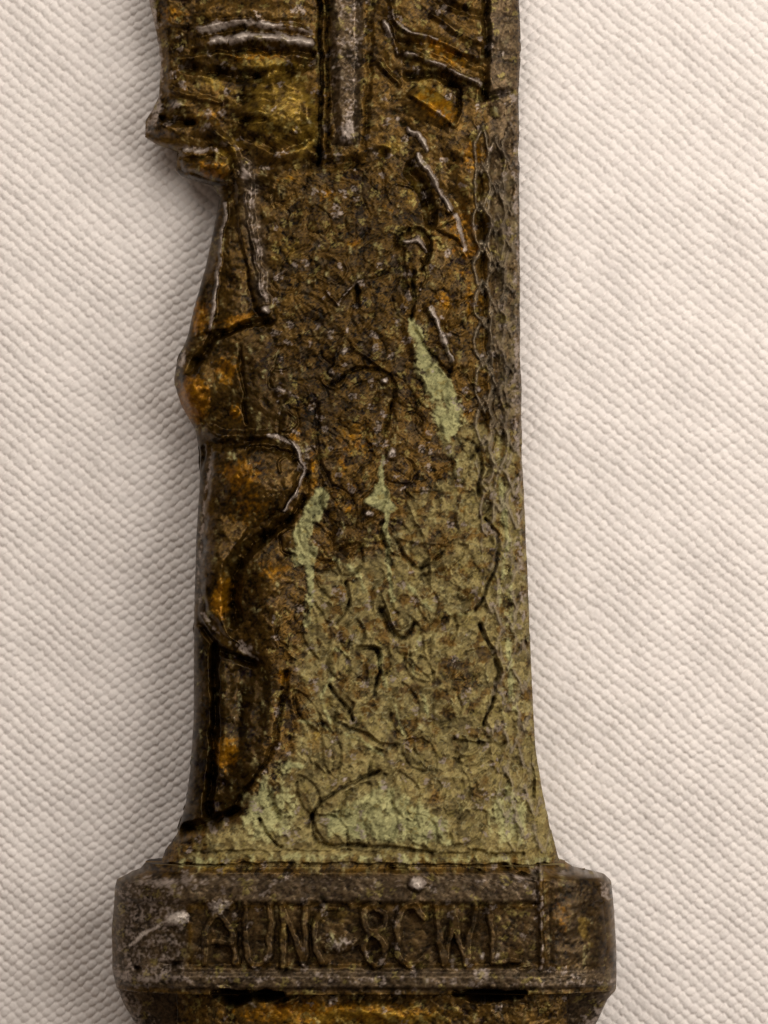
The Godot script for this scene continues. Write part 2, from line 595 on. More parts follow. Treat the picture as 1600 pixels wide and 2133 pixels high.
func stains() -> void:
	# khaki patina on the lower right
	area(patina, [900, 860, 1010, 850, 1110, 900, 1200, 1820, 330, 1820, 380, 1760, 520, 1690, 600, 1520, 600, 1330, 640, 1180, 780, 1120, 840, 1020, 890, 960], 60.0, 1.0)
	area(patina, [1010, 330, 1100, 330, 1110, 900, 1010, 900], 40.0, 0.55)
	blob(patina, 720, 1260, 110, 160, 0, 0.4)
	blob(patina, 520, 1740, 200, 60, 0, 0.5)
	# pale green crust
	stroke(green, [856, 664, 874, 720, 908, 800, 936, 870], 14, 50, 0.95, 0.2)
	stroke(green, [905, 770, 945, 830, 950, 900], 20, 16, 0.6)
	stroke(green, [798, 950, 792, 1050], 8, 14, 0.9, 0.3)
	area(green, [795, 990, 830, 1062, 805, 1080, 752, 1050], 8.0, 1.0)
	stroke(green, [806, 1070, 808, 1180, 820, 1250], 9, 8, 0.8, 0.3)
	stroke(green, [672, 1030, 640, 1090, 624, 1160], 24, 30, 1.0, 0.4)
	stroke(green, [650, 1150, 645, 1220, 640, 1300], 15, 12, 0.85, 0.4)
	stroke(green, [690, 1160, 740, 1190, 760, 1230], 10, 10, 0.7)
	blob(green, 560, 1690, 80, 90, 30, 0.85, 0.4)
	area(green, [660, 1690, 790, 1610, 860, 1640, 940, 1700, 960, 1775, 670, 1752], 30.0, 0.95)
	blob(green, 1060, 1700, 70, 90, 0, 0.75, 0.3)
	blob(green, 1056, 1640, 12, 30, -6, 0.6)
	stroke(green, [380, 1792, 700, 1780, 1150, 1792], 13, 13, 0.55)
	stroke(green, [925, 880, 950, 980, 990, 1030], 20, 14, 0.5)
	stroke(green, [1052, 900, 1060, 1200, 1070, 1500], 16, 16, 0.45)
	blob(green, 1036, 222, 14, 24, 0, 0.8)
	blob(green, 590, 1600, 60, 26, -30, 0.7)
	blob(green, 930, 880, 20, 20, 0, 0.9)
	# rusty bare bronze
	blob(orange, 400, 830, 60, 80, 0, 1.0, 0.2)
	blob(orange, 415, 660, 46, 70, 0, 0.8)
	blob(orange, 495, 665, 60, 26, -12, 0.9)
	blob(orange, 470, 770, 50, 60, 0, 0.75)
	blob(orange, 490, 860, 26, 30, 0, 0.8)
	blob(orange, 500, 985, 80, 60, 0, 0.75)
	blob(orange, 520, 1060, 80, 70, 0, 0.5)
	blob(orange, 462, 1245, 30, 70, 10, 1.15, 0.2)
	blob(orange, 570, 1190, 60, 40, 0, 0.6)
	blob(orange, 470, 1570, 50, 60, 0, 0.9)
	blob(orange, 590, 1410, 22, 26, 0, 0.9)
	blob(orange, 910, 215, 80, 38, 38, 1.0, 0.2)
	blob(orange, 920, 100, 110, 40, 25, 0.7)
	blob(orange, 985, 320, 60, 60, 0, 0.6)
	blob(orange, 960, 470, 60, 90, 0, 0.55)
	blob(orange, 985, 620, 50, 80, 0, 0.5)
	blob(orange, 440, 350, 70, 34, 10, 0.75)
	blob(orange, 540, 110, 120, 30, 0, 0.6)
	blob(orange, 360, 20, 60, 40, 0, 0.6)
	blob(orange, 430, 240, 70, 40, 0, 0.5)
	blob(orange, 700, 2105, 330, 40, 0, 0.9, 0.2)
	blob(orange, 740, 920, 80, 80, 0, 0.5)
	blob(orange, 1165, 1900, 40, 90, 0, 0.4)
	for i in 26:
		blob(orange, rng.randf_range(560, 1000), rng.randf_range(330, 1100), rng.randf_range(12, 50), rng.randf_range(10, 34), rng.randf_range(0, 180), rng.randf_range(0.3, 0.7))
	# yellow-olive film
	blob(olive, 580, 220, 150, 140, 0, 0.95)
	stroke(olive, [430, 1800, 700, 1770, 1150, 1780], 40, 40, 0.7)
	blob(olive, 560, 130, 110, 20, 0, 0.7)
	blob(olive, 440, 170, 60, 20, 16, 0.9)
	blob(olive, 900, 190, 90, 60, 30, 0.6)
	blob(olive, 760, 2110, 360, 40, 0, 0.8)
	blob(olive, 820, 300, 60, 36, 0, 0.8)
	blob(olive, 470, 310, 40, 46, 30, 0.8)
	blob(olive, 640, 290, 40, 60, 0, 0.7)
	blob(olive, 860, 400, 50, 60, 0, 0.6)
	blob(olive, 600, 520, 60, 60, 0, 0.5)
	blob(olive, 870, 1690, 80, 80, 0, 0.7)
	blob(olive, 1010, 1680, 40, 60, 0, 0.6)
	blob(olive, 660, 1530, 80, 50, 0, 0.6)
	blob(olive, 880, 120, 60, 24, 20, 0.6)
	# rubbed grey metal on the high spots
	stroke(worn, [420, 56, 500, 42, 580, 46, 640, 62], 15, 12, 1.0)
	stroke(worn, [440, 80, 540, 70, 642, 84], 17, 19, 1.25)
	blob(worn, 362, 214, 24, 18, 0, 1.0)
	blob(worn, 424, 262, 26, 16, -20, 0.9)
	stroke(worn, [380, 302, 450, 308], 12, 9, 0.9)
	area(worn, [676, -90, 764, -90, 754, 300, 690, 302], 12.0, 0.36)
	blob(worn, 724, 268, 26, 34, 0, 0.7)
	stroke(worn, [300, -90, 318, 60, 326, 180, 306, 260], 18, 18, 0.8)
	stroke(worn, [800, 40, 828, 104], 8, 6, 1.0)
	stroke(worn, [822, 36, 850, 56, 912, 76], 7, 6, 0.9)
	stroke(worn, [850, 104, 924, 132, 1000, 166], 10, 9, 1.1)
	stroke(worn, [852, 266, 875, 276, 892, 308], 11, 9, 1.5)
	stroke(worn, [870, 318, 905, 372, 940, 432], 10, 9, 1.6)
	stroke(worn, [948, 446, 972, 516], 9, 9, 1.2)
	stroke(worn, [1072, 190, 1080, 300, 1078, 900, 1092, 1300], 12, 12, 0.6)
	pass
	stroke(worn, [512, 340, 528, 480, 550, 620], 24, 18, 0.55)
	stroke(worn, [466, 420, 452, 560, 438, 690], 6, 5, 1.0)
	blob(worn, 552, 643, 14, 12, 0, 1.4)
	blob(worn, 376, 750, 14, 26, 8, 1.2)
	stroke(worn, [560, 908, 610, 926, 632, 975, 616, 1030, 590, 1062], 8, 6, 1.2)
	stroke(worn, [440, 930, 422, 1070, 412, 1200, 422, 1280, 480, 1340, 540, 1374], 8, 7, 0.6)
	blob(worn, 515, 1350, 36, 24, 30, 0.7)
	blob(worn, 800, 790, 16, 13, 0, 1.4)
	blob(worn, 816, 942, 14, 15, 0, 1.3)
	blob(worn, 766, 1072, 14, 11, 0, 1.4)
	stroke(worn, [842, 500, 870, 494, 886, 520], 8, 7, 1.1)
	stroke(worn, [896, 640, 920, 690, 940, 750], 10, 9, 1.3)
	blob(worn, 850, 612, 10, 22, 0, 1.1)
	blob(worn, 585, 815, 24, 18, 0, 0.7)
	blob(worn, 690, 770, 16, 12, 40, 0.8)
	area(worn, [236, 1830, 400, 1810, 400, 2040, 230, 2050], 16.0, 0.5)
	stroke(worn, [240, 2034, 700, 2026, 1280, 2044], 16, 16, 0.42)
	stroke(worn, [300, 1825, 700, 1830, 1110, 1825], 20, 20, 0.35)
	blob(worn, 866, 1832, 26, 20, 0, 1.5)
	blob(worn, 708, 1956, 54, 26, -8, 0.8)
	blob(green, 690, 1950, 60, 40, 0, 0.5)
	blob(green, 458, 1880, 40, 26, -8, 0.4)
	blob(worn, 458, 1880, 40, 26, -8, 1.1)
	blob(worn, 372, 1908, 44, 20, -14, 0.9)
	blob(worn, 1000, 1980, 8, 16, 0, 1.3)
	blob(worn, 1034, 1980, 14, 10, 0, 1.3)
	blob(worn, 1000, 2018, 26, 18, 0, 1.0)
	stroke(worn, [270, 1968, 300, 1944, 340, 1918], 6, 7, 1.0)
	blob(worn, 378, 1902, 34, 17, -12, 0.85)
	stroke(worn, [240, 2080, 300, 2160], 60, 70, 0.6)
	stroke(worn, [1280, 2080, 1220, 2160], 40, 60, 0.6)
	stroke(worn, [1122, 1810, 1124, 2010], 8, 8, 0.6)
	blob(worn, 1262, 1850, 20, 36, 0, 0.8)
	for i in 90:
		blob(worn, rng.randf_range(560, 1060), rng.randf_range(0, 1750), rng.randf_range(4, 11), rng.randf_range(4, 9), rng.randf_range(0, 180), rng.randf_range(0.6, 1.2))
	# smoother, glossier metal
	area(smooth, [290, -90, 664, -90, 668, 330, 500, 400, 290, 400], 24.0, 0.72)
	area(smooth, [340, 340, 590, 340, 590, 700, 640, 930, 640, 1060, 570, 1400, 600, 1420, 520, 1720, 330, 1760], 30.0, 0.95)
	area(smooth, [768, -90, 1080, -90, 1080, 560, 860, 560, 820, 330, 768, 320], 30.0, 0.7)
	area(smooth, [676, -90, 764, -90, 754, 300, 690, 302], 10.0, 0.8)
	area(smooth, [225, 1800, 1290, 1800, 1290, 2200, 225, 2200], 10.0, 0.6)
	area(smooth, [1128, 1810, 1290, 1810, 1290, 2010, 1128, 2010], 10.0, 0.4)
	# dull grey-brown
	area(dull, [236, 1830, 400, 1806, 1126, 1806, 1126, 1880, 400, 1880, 400, 2000, 1126, 2000, 1290, 2000, 1290, 2060, 225, 2060], 16.0, 1.0)
	area(dull, [400, 1880, 1126, 1880, 1126, 2000, 400, 2000], 10.0, 0.45)
	area(dull, [230, 2056, 372, 2056, 372, 2200, 230, 2200], 10.0, 1.0)
	area(dull, [1180, 2056, 1290, 2056, 1290, 2200, 1180, 2200], 10.0, 1.0)
	area(dull, [676, -90, 764, -90, 754, 300, 690, 302], 12.0, 0.9)
	area(dull, [1010, -90, 1100, -90, 1100, 900, 1020, 900], 16.0, 0.8)
	stroke(dull, [512, 340, 528, 480, 550, 620], 30, 24, 0.9)
	blob(olive, 690, 1900, 90, 26, 0, 0.9)
	blob(olive, 900, 1900, 60, 26, 0, 0.6)
	blob(olive, 590, 1930, 20, 50, 0, 0.8)
	blob(olive, 1215, 1930, 24, 60, -16, 0.9)
	# the leaves of the lower part are browner than the crust between them
	for v in [[930, 1130, 84, 108, 0], [700, 1262, 34, 58, 8], [740, 1430, 52, 74, 0], [955, 1415, 66, 84, 0], [800, 1310, 46, 40, 0], [905, 1660, 60, 40, 30], [860, 1540, 90, 24, 20], [1000, 1640, 40, 36, 0], [930, 980, 60, 60, 0]]:
		blob(patina, v[0], v[1], v[2], v[3], v[4], -0.62)
	for v in [[700, 1400, 670, 1450, 690, 1500], [790, 1340, 800, 1420, 850, 1540], [880, 1320, 860, 1400, 900, 1500], [1050, 1300, 1066, 1400, 1050, 1520], [840, 1200, 900, 1270, 1000, 1280], [620, 1500, 700, 1520, 800, 1570], [1030, 960, 1056, 1100, 1040, 1260], [690, 1350, 720, 1362], [600, 1590, 650, 1600]]:
		stroke(green, v, 9, 8, 0.6)
	# dark tarnish
	blob(sooty, 740, 480, 320, 240, 0, 0.7)
	blob(sooty, 740, 780, 280, 280, 0, 0.6)
	blob(sooty, 560, 800, 160, 200, 0, 0.4)
	area(sooty, [405, 900, 440, 900, 420, 1200, 470, 1350, 590, 1400, 560, 1600, 480, 1700, 370, 1740, 395, 1500], 20.0, 0.7)
	area(sooty, [400, 340, 560, 340, 600, 700, 640, 930, 640, 1060, 590, 1200, 600, 1400, 520, 1720, 340, 1760, 340, 700], 50.0, 0.42)
	blob(sooty, 1040, 90, 50, 110, 0, 0.5)
	blob(sooty, 480, 130, 170, 40, 0, 0.4)
	area(sooty, [225, 1800, 1290, 1800, 1290, 2060, 225, 2060], 10.0, 0.22)
	area(sooty, [1130, 1818, 1240, 1818, 1270, 1900, 1270, 2010, 1130, 2010], 14.0, 0.62)
	area(dull, [1130, 1818, 1240, 1818, 1270, 1900, 1270, 2010, 1130, 2010], 14.0, 0.3)
	blob(sooty, 300, 1900, 90, 90, 0, 0.4)
	blob(sooty, 740, 1100, 60, 60, 0, 0.7, 0.5)
	blob(sooty, 640, 860, 120, 120, 0, 0.3)

func finish_fields() -> void:
	var n := NX * NY
	var broad := noise_bytes(0.018, 31, 4, NX, NY)
	var mid := noise_bytes(0.075, 32, 3, NX, NY)
	var fine := noise_bytes(0.20, 33, 3, NX, NY)
	var grit := noise_bytes(0.34, 34, 2, NX, NY)
	var pits := noise_bytes(0.11, 35, 2, NX, NY, FastNoiseLite.TYPE_CELLULAR)
	var hue := noise_bytes(0.13, 36, 3, NX, NY)
	var hue2 := noise_bytes(0.045, 37, 4, NX, NY)
	var vn := noise_bytes(0.030, 38, 3, NX, NY)
	var cells := cell_bytes(0.19, 39)
	var cells3 := cell_bytes(0.16, 41)
	var cells2 := cell_bytes(0.12, 40)
	var rough := Image.create(NX, NY, false, Image.FORMAT_RGB8)
	colour.resize(n)
	var bytes := PackedByteArray()
	bytes.resize(n * 3)
	for k in n:
		var b := broad[k] / 255.0
		var m := mid[k] / 255.0
		var f := fine[k] / 255.0
		var g := grit[k] / 255.0
		var p := pits[k] / 255.0
		var u := hue[k] / 255.0
		var sk := (k / NX / 3) * NX + k % NX
		var streak := mid[sk] / 255.0 - 0.5
		var pat := smoothstep(0.15, 0.85, patina[k] + (m - 0.5) * 0.6 + streak * 0.8 + (b - 0.5) * 0.5)
		var gr := smoothstep(0.25, 0.95, green[k] + (f - 0.5) * 0.5 + streak * 0.9 + (m - 0.5) * 0.4 + (cells[k] / 255.0 - 0.5) * 0.45)
		var ora := smoothstep(0.30, 0.85, orange[k] + (u - 0.5) * 0.9)
		var ol := smoothstep(0.30, 0.85, olive[k] + (m - 0.5) * 0.9)
		var wo := smoothstep(0.40, 0.90, worn[k] + (f - 0.5) * 0.9 + (m - 0.5) * 0.9)
		var so := clampf(sooty[k] + (b - 0.5) * 0.5, 0.0, 1.0)
		# brown oxide: grains of dark, tan, rust and grey metal
		var sm := clampf(smooth[k], 0.0, 1.0)
		var ce := cells[k] / 255.0
		var ce2 := cells2[k] / 255.0
		var fs := smoothstep(0.25, 0.75, f)
		var gl := clampf(lerpf(0.22 + 0.42 * fs + (ce - 0.5) * 0.85 + (b - 0.5) * 0.7, 0.18 + 0.30 * fs + (ce - 0.5) * 0.35 + (m - 0.5) * 0.5 + (b - 0.5) * 0.6, sm), 0.0, 1.2)
		var r := lerpf(0.013, 0.160, gl)
		var gg := lerpf(0.007, 0.086, gl)
		var bb := lerpf(0.002, 0.016, gl)
		var t := smoothstep(0.62, 0.84, ce2) * (0.45 - 0.2 * sm)
		r = lerpf(r, 0.185, t); gg = lerpf(gg, 0.098, t); bb = lerpf(bb, 0.018, t)
		t = smoothstep(0.25, 0.10, ce2) * 0.35 * (1.0 - sm)
		r = lerpf(r, 0.115, t); gg = lerpf(gg, 0.078, t); bb = lerpf(bb, 0.040, t)
		r *= 1.0 - 0.6 * so; gg *= 1.0 - 0.6 * so; bb *= 1.0 - 0.6 * so
		var t2 := ora * 0.85
		r = lerpf(r, 0.14 + 0.32 * gl, t2); gg = lerpf(gg, 0.055 + 0.150 * gl, t2); bb = lerpf(bb, 0.004, t2)
		t2 = ol * 0.70
		r = lerpf(r, 0.085 + 0.29 * gl, t2); gg = lerpf(gg, 0.048 + 0.190 * gl, t2); bb = lerpf(bb, 0.006 + 0.026 * gl, t2)
		var show := smoothstep(0.50, 0.66, hue2[k] / 255.0) * 0.92 * (1.0 - 0.75 * smoothstep(1480.0, 1680.0, GY + (k / NX) * PITCH))
		t2 = pat * (1.0 - show) * (0.72 + 0.28 * smoothstep(0.3, 0.6, ce))
		r = lerpf(r, 0.140 + 0.17 * gl, t2); gg = lerpf(gg, 0.109 + 0.134 * gl, t2); bb = lerpf(bb, 0.040 + 0.052 * gl, t2)
		# pale veins of the patina
		var vein := smoothstep(0.955, 0.995, 1.0 - absf(2.0 * vn[k] / 255.0 - 1.0)) * pat
		t2 = vein * 0.55
		r = lerpf(r, 0.29, t2); gg = lerpf(gg, 0.26, t2); bb = lerpf(bb, 0.135, t2)
		t2 = gr * 0.88
		r = lerpf(r, 0.21 + 0.20 * gl, t2); gg = lerpf(gg, 0.204 + 0.185 * gl, t2); bb = lerpf(bb, 0.090 + 0.085 * gl, t2)
		t2 = smoothstep(0.2, 0.8, scale_net[k]) * (0.65 - 0.3 * so)
		r = lerpf(r, 0.235, t2); gg = lerpf(gg, 0.190, t2); bb = lerpf(bb, 0.130, t2)
		t2 = clampf(dull[k], 0.0, 1.0) * 0.75
		r = lerpf(r, 0.038 + 0.130 * gl, t2); gg = lerpf(gg, 0.027 + 0.092 * gl, t2); bb = lerpf(bb, 0.017 + 0.055 * gl, t2)
		t2 = wo * 0.85
		var shine := clampf(worn[k] - 0.9, 0.0, 0.4) * 2.5
		r = lerpf(r, 0.30 + 0.26 * shine, t2); gg = lerpf(gg, 0.24 + 0.24 * shine, t2); bb = lerpf(bb, 0.20 + 0.21 * shine, t2)
		# pale mineral specks, lilac or olive
		var ce3 := cells3[k] / 255.0
		if sm > 0.85:
			pass
		elif ce3 > 0.955:
			t2 = 0.75 * smoothstep(0.35, 0.55, f)
			r = lerpf(r, 0.24, t2); gg = lerpf(gg, 0.19, t2); bb = lerpf(bb, 0.155, t2)
		elif ce3 < 0.09:
			t2 = 0.7 * smoothstep(0.35, 0.55, f)
			r = lerpf(r, 0.20, t2); gg = lerpf(gg, 0.155, t2); bb = lerpf(bb, 0.045, t2)
		# soot specks
		if g < 0.40:
			t = smoothstep(0.40, 0.24, g) * (0.8 - 0.5 * sm) * (1.0 - 0.5 * maxf(pat, gr))
			r *= 1.0 - t; gg *= 1.0 - t; bb *= 1.0 - t
		colour[k] = Color(r, gg, bb)
		var crust := clampf(pat * 0.8 + gr, 0.0, 1.0)
		var kk := 1.0 - 0.72 * sm
		hgt[k] += (b - 0.5) * 13.0 + ((m - 0.5) * 5.5 + (f - 0.5) * 1.8 + (g - 0.5) * (0.6 + 1.0 * crust)) * kk - smoothstep(0.30, 0.0, p) * 3.0 * (1.0 - wo) * kk + gr * 2.5 + vein * 2.0 + (ce - 0.5) * 3.0 * kk - show * pat * 1.5
		var ro := clampf(0.54 - 0.20 * sm + (u - 0.5) * 0.3 + crust * 0.35 + wo * 0.02 + so * 0.05, 0.22, 0.95)
		var me := clampf((0.48 + 0.12 * sm) * (1.0 - crust) * (1.0 - 0.5 * wo), 0.0, 0.7)
		bytes[3 * k] = int(ro * 255.0)
		bytes[3 * k + 1] = int(me * 255.0)
	rough = Image.create_from_data(NX, NY, false, Image.FORMAT_RGB8, bytes)
	var tex := ImageTexture.create_from_image(rough)
	bronze = StandardMaterial3D.new()
	bronze.resource_name = "corroded_bronze"
	bronze.vertex_color_use_as_albedo = true
	bronze.roughness = 1.0
	bronze.roughness_texture = tex
	bronze.roughness_texture_channel = BaseMaterial3D.TEXTURE_CHANNEL_RED
	bronze.metallic = 1.0
	bronze.metallic_texture = tex
	bronze.metallic_texture_channel = BaseMaterial3D.TEXTURE_CHANNEL_GREEN
	bronze.metallic_specular = 0.32

func field_at(f: PackedFloat32Array, x: float, y: float) -> float:
	var fx := clampf((x - GX) / PITCH, 0.0, NX - 1.01)
	var fy := clampf((mirrored(y) - GY) / PITCH, 0.0, NY - 1.01)
	var i := int(fx)
	var j := int(fy)
	fx -= i
	fy -= j
	var k := j * NX + i
	return lerpf(lerpf(f[k], f[k + 1], fx), lerpf(f[k + NX], f[k + NX + 1], fx), fy)

func mirrored(y: float) -> float:
	if y < -86.0: return -172.0 - y
	if y > 2226.0: return 4452.0 - y
	return y

func tint_at(x: float, y: float) -> Color:
	return colour[clampi(int((mirrored(y) - GY) / PITCH + 0.5), 0, NY - 1) * NX + clampi(int((x - GX) / PITCH + 0.5), 0, NX - 1)]

# ------------------------------------------------------------------ the handle

const SHAFT_LEFT := [[-260, 290], [-90, 296], [0, 304], [60, 318], [110, 327], [190, 322], [222, 306], [240, 294], [275, 293], [290, 318], [300, 352], [306, 366], [345, 358], [358, 372], [378, 438], [400, 452], [440, 446], [540, 425], [640, 398], [700, 384], [745, 365], [785, 356], [800, 357], [840, 371], [890, 400], [940, 412], [1000, 412], [1100, 405], [1200, 402], [1300, 400], [1500, 400], [1600, 394], [1680, 384], [1740, 366], [1775, 342], [1800, 332], [1830, 332]]
const SHAFT_RIGHT := [[-260, 1082], [0, 1084], [90, 1088], [180, 1082], [330, 1085], [700, 1087], [900, 1090], [1100, 1097], [1300, 1106], [1450, 1112], [1560, 1118], [1650, 1132], [1740, 1152], [1800, 1168], [1830, 1172]]
const SHAFT_THICK := [[-260, 66], [0, 68], [400, 72], [900, 92], [1500, 128], [1700, 146], [1830, 166]]
const COLLAR_LEFT := [[1800, 300], [1812, 290], [1836, 240], [1850, 236], [1900, 232], [1940, 228], [2020, 230], [2060, 238], [2100, 254], [2133, 272], [2200, 316]]
const COLLAR_RIGHT := [[1800, 1180], [1812, 1200], [1826, 1262], [1840, 1276], [1900, 1282], [1990, 1287], [2070, 1286], [2088, 1270], [2133, 1250], [2200, 1216]]

func point(x: float, y: float, h: float) -> Vector3:
	return Vector3((x - 800.0) * UNIT * shrink, h * UNIT, (y - 1066.5) * UNIT * shrink)

# the smooth body under the relief: height of the front face above the cloth
func shaft_front(x: float, y: float) -> float:
	var l := curve(SHAFT_LEFT, y)
	var r := curve(SHAFT_RIGHT, y)
	var b := curve(SHAFT_THICK, y)
	var t := clampf(absf((x - (l + r) * 0.5) / ((r - l) * 0.5)), 0.0, 1.0)
	return b + b * pow(1.0 - pow(t, 3.4 if x < (l + r) * 0.5 else 2.7), 1.0 / 3.0)

func collar_front(x: float, y: float) -> float:
	var l := curve(COLLAR_LEFT, y)
	var r := curve(COLLAR_RIGHT, y)
	var b := 172.0
	var t := clampf(absf((x - (l + r) * 0.5) / ((r - l) * 0.5)), 0.0, 1.0)
	var h := b + b * pow(1.0 - pow(t, 6.0), 1.0 / 4.0)
	# end facets fall away on both sides of the lettered face
	h -= maxf(0.0, 400.0 - x) * 0.34 + maxf(0.0, x - 1126.0) * 0.20
	# sunk lettering field, top band and lip
	h -= 9.0 * smoothstep(1866, 1878, y) * smoothstep(2010, 1998, y) * smoothstep(1126, 1114, x)
	h += 9.0 * smoothstep(2014, 2026, y) * smoothstep(2052, 2044, y)
	h -= 14.0 * smoothstep(1812, 1800, y)
	return h

func stem_front(x: float, y: float) -> float:
	var t := clampf(absf((x - 776.0) / 440.0), 0.0, 1.0)
	return 150.0 + 158.0 * pow(1.0 - pow(t, 4.0), 1.0 / 4.0)

# a solid bar: rows along y, the front half finely divided, the back half coarse
func bar(name_: String, parent: Node3D, y0: float, y1: float, left: Array, right: Array, front: Callable, base: Callable, cols: int, amount := 1.0) -> MeshInstance3D:
	var ys := PackedFloat32Array()
	var y := y0
	while y < y1:
		ys.append(y)
		y += 2.0 if y > -40.0 and y < 2170.0 else 5.0
	ys.append(y1)
	var back := 14
	var nc := cols + 1 + back + 1
	var nr := ys.size()
	var pos := PackedVector3Array()
	var col := PackedColorArray()
	var uv := PackedVector2Array()
	pos.resize((nr + 2) * nc); col.resize((nr + 2) * nc); uv.resize((nr + 2) * nc)
	for r in nr:
		var yy := ys[r]
		var wob := (field_at(hgt, 420.0, yy) + field_at(hgt, 640.0, yy + 30.0)) * 0.10
		var l := curve(left, yy) + clampf(wob, -3.0, 3.0)
		var rr := curve(right, yy) + clampf(wob * 0.7, -2.0, 2.0)
		var half: float = base.call(yy)
		for c in cols + 1:
			var s := float(c) / cols
			var u := lerpf(s, 0.5 - 0.5 * cos(PI * s), 0.45)
			var x := lerpf(l, rr, u)
			var edge := minf(u, 1.0 - u) * (rr - l)
			var h: float = front.call(x, yy)
			h += field_at(hgt, x, yy) * amount * smoothstep(0.0, 22.0, edge)
			var k := (r + 1) * nc + c
			pos[k] = point(x, yy, h)
			col[k] = tint_at(x, yy)
			uv[k] = Vector2((x - GX) / PITCH / NX, (yy - GY) / PITCH / NY)
		for c in back + 1:
			var a := PI * float(c + 1) / (back + 1)
			var x := (l + rr) * 0.5 + (rr - l) * 0.5 * signf(cos(a)) * pow(absf(cos(a)), 0.6)
			var h := half - (half - 2.0) * pow(absf(sin(a)), 0.6)
			var k := (r + 1) * nc + cols + 1 + c
			if c == back:
				x = l
				h = pos[(r + 1) * nc].y / UNIT
			pos[k] = point(x, yy, h)
			col[k] = tint_at(clampf(x, l + 8.0, rr - 8.0), yy)
			uv[k] = Vector2((x - GX) / PITCH / NX, (yy - GY) / PITCH / NY)
	# closing caps: all points of the end rows drawn to the middle
	for e in 2:
		var row := 0 if e == 0 else nr + 1
		var next := 1 if e == 0 else nr
		var mid := Vector3.ZERO
		for c in nc: mid += pos[next * nc + c]
		mid /= nc
		for c in nc:
			pos[row * nc + c] = mid
			col[row * nc + c] = col[next * nc + c]
			uv[row * nc + c] = uv[next * nc + c]
	var o := MeshInstance3D.new()
	o.name = name_
	o.mesh = grid_mesh(pos, nr + 2, nc, col, uv, true)
	o.material_override = bronze
	parent.add_child(o, true)
	return o

# a raised piece that grows out of the body: lift is its height over the body, negative where it is still buried
func raised(name_: String, parent: Node3D, lift: PackedFloat32Array, pts: Array, w: float, front: Callable, amount := 1.0) -> MeshInstance3D:
	var b := bounds(pts, w)
	var nc: int = b[1] - b[0] + 1
	var nr: int = b[3] - b[2] + 1
	var pos := PackedVector3Array()
	var col := PackedColorArray()
	var uv := PackedVector2Array()
	var keep := PackedByteArray()
	pos.resize(nr * nc); col.resize(nr * nc); uv.resize(nr * nc); keep.resize(nr * nc)
	for j in nr:
		for i in nc:
			var k: int = (b[2] + j) * NX + b[0] + i
			var x: float = GX + (b[0] + i) * PITCH
			var y: float = GY + (b[2] + j) * PITCH
			var e := lift[k] - 3.0
			var q := j * nc + i
			var h: float = front.call(x, y)
			pos[q] = point(x, y, h + hgt[k] * amount + e)
			col[q] = colour[k]
			uv[q] = Vector2((x - GX) / PITCH / NX, (y - GY) / PITCH / NY)
			keep[q] = 1 if e > -2.9 else 0
			lift[k] = 0.0
	var o := MeshInstance3D.new()
	o.name = name_
	o.mesh = grid_mesh(pos, nr, nc, col, uv, false, keep)
	o.material_override = bronze
	parent.add_child(o, true)
	return o

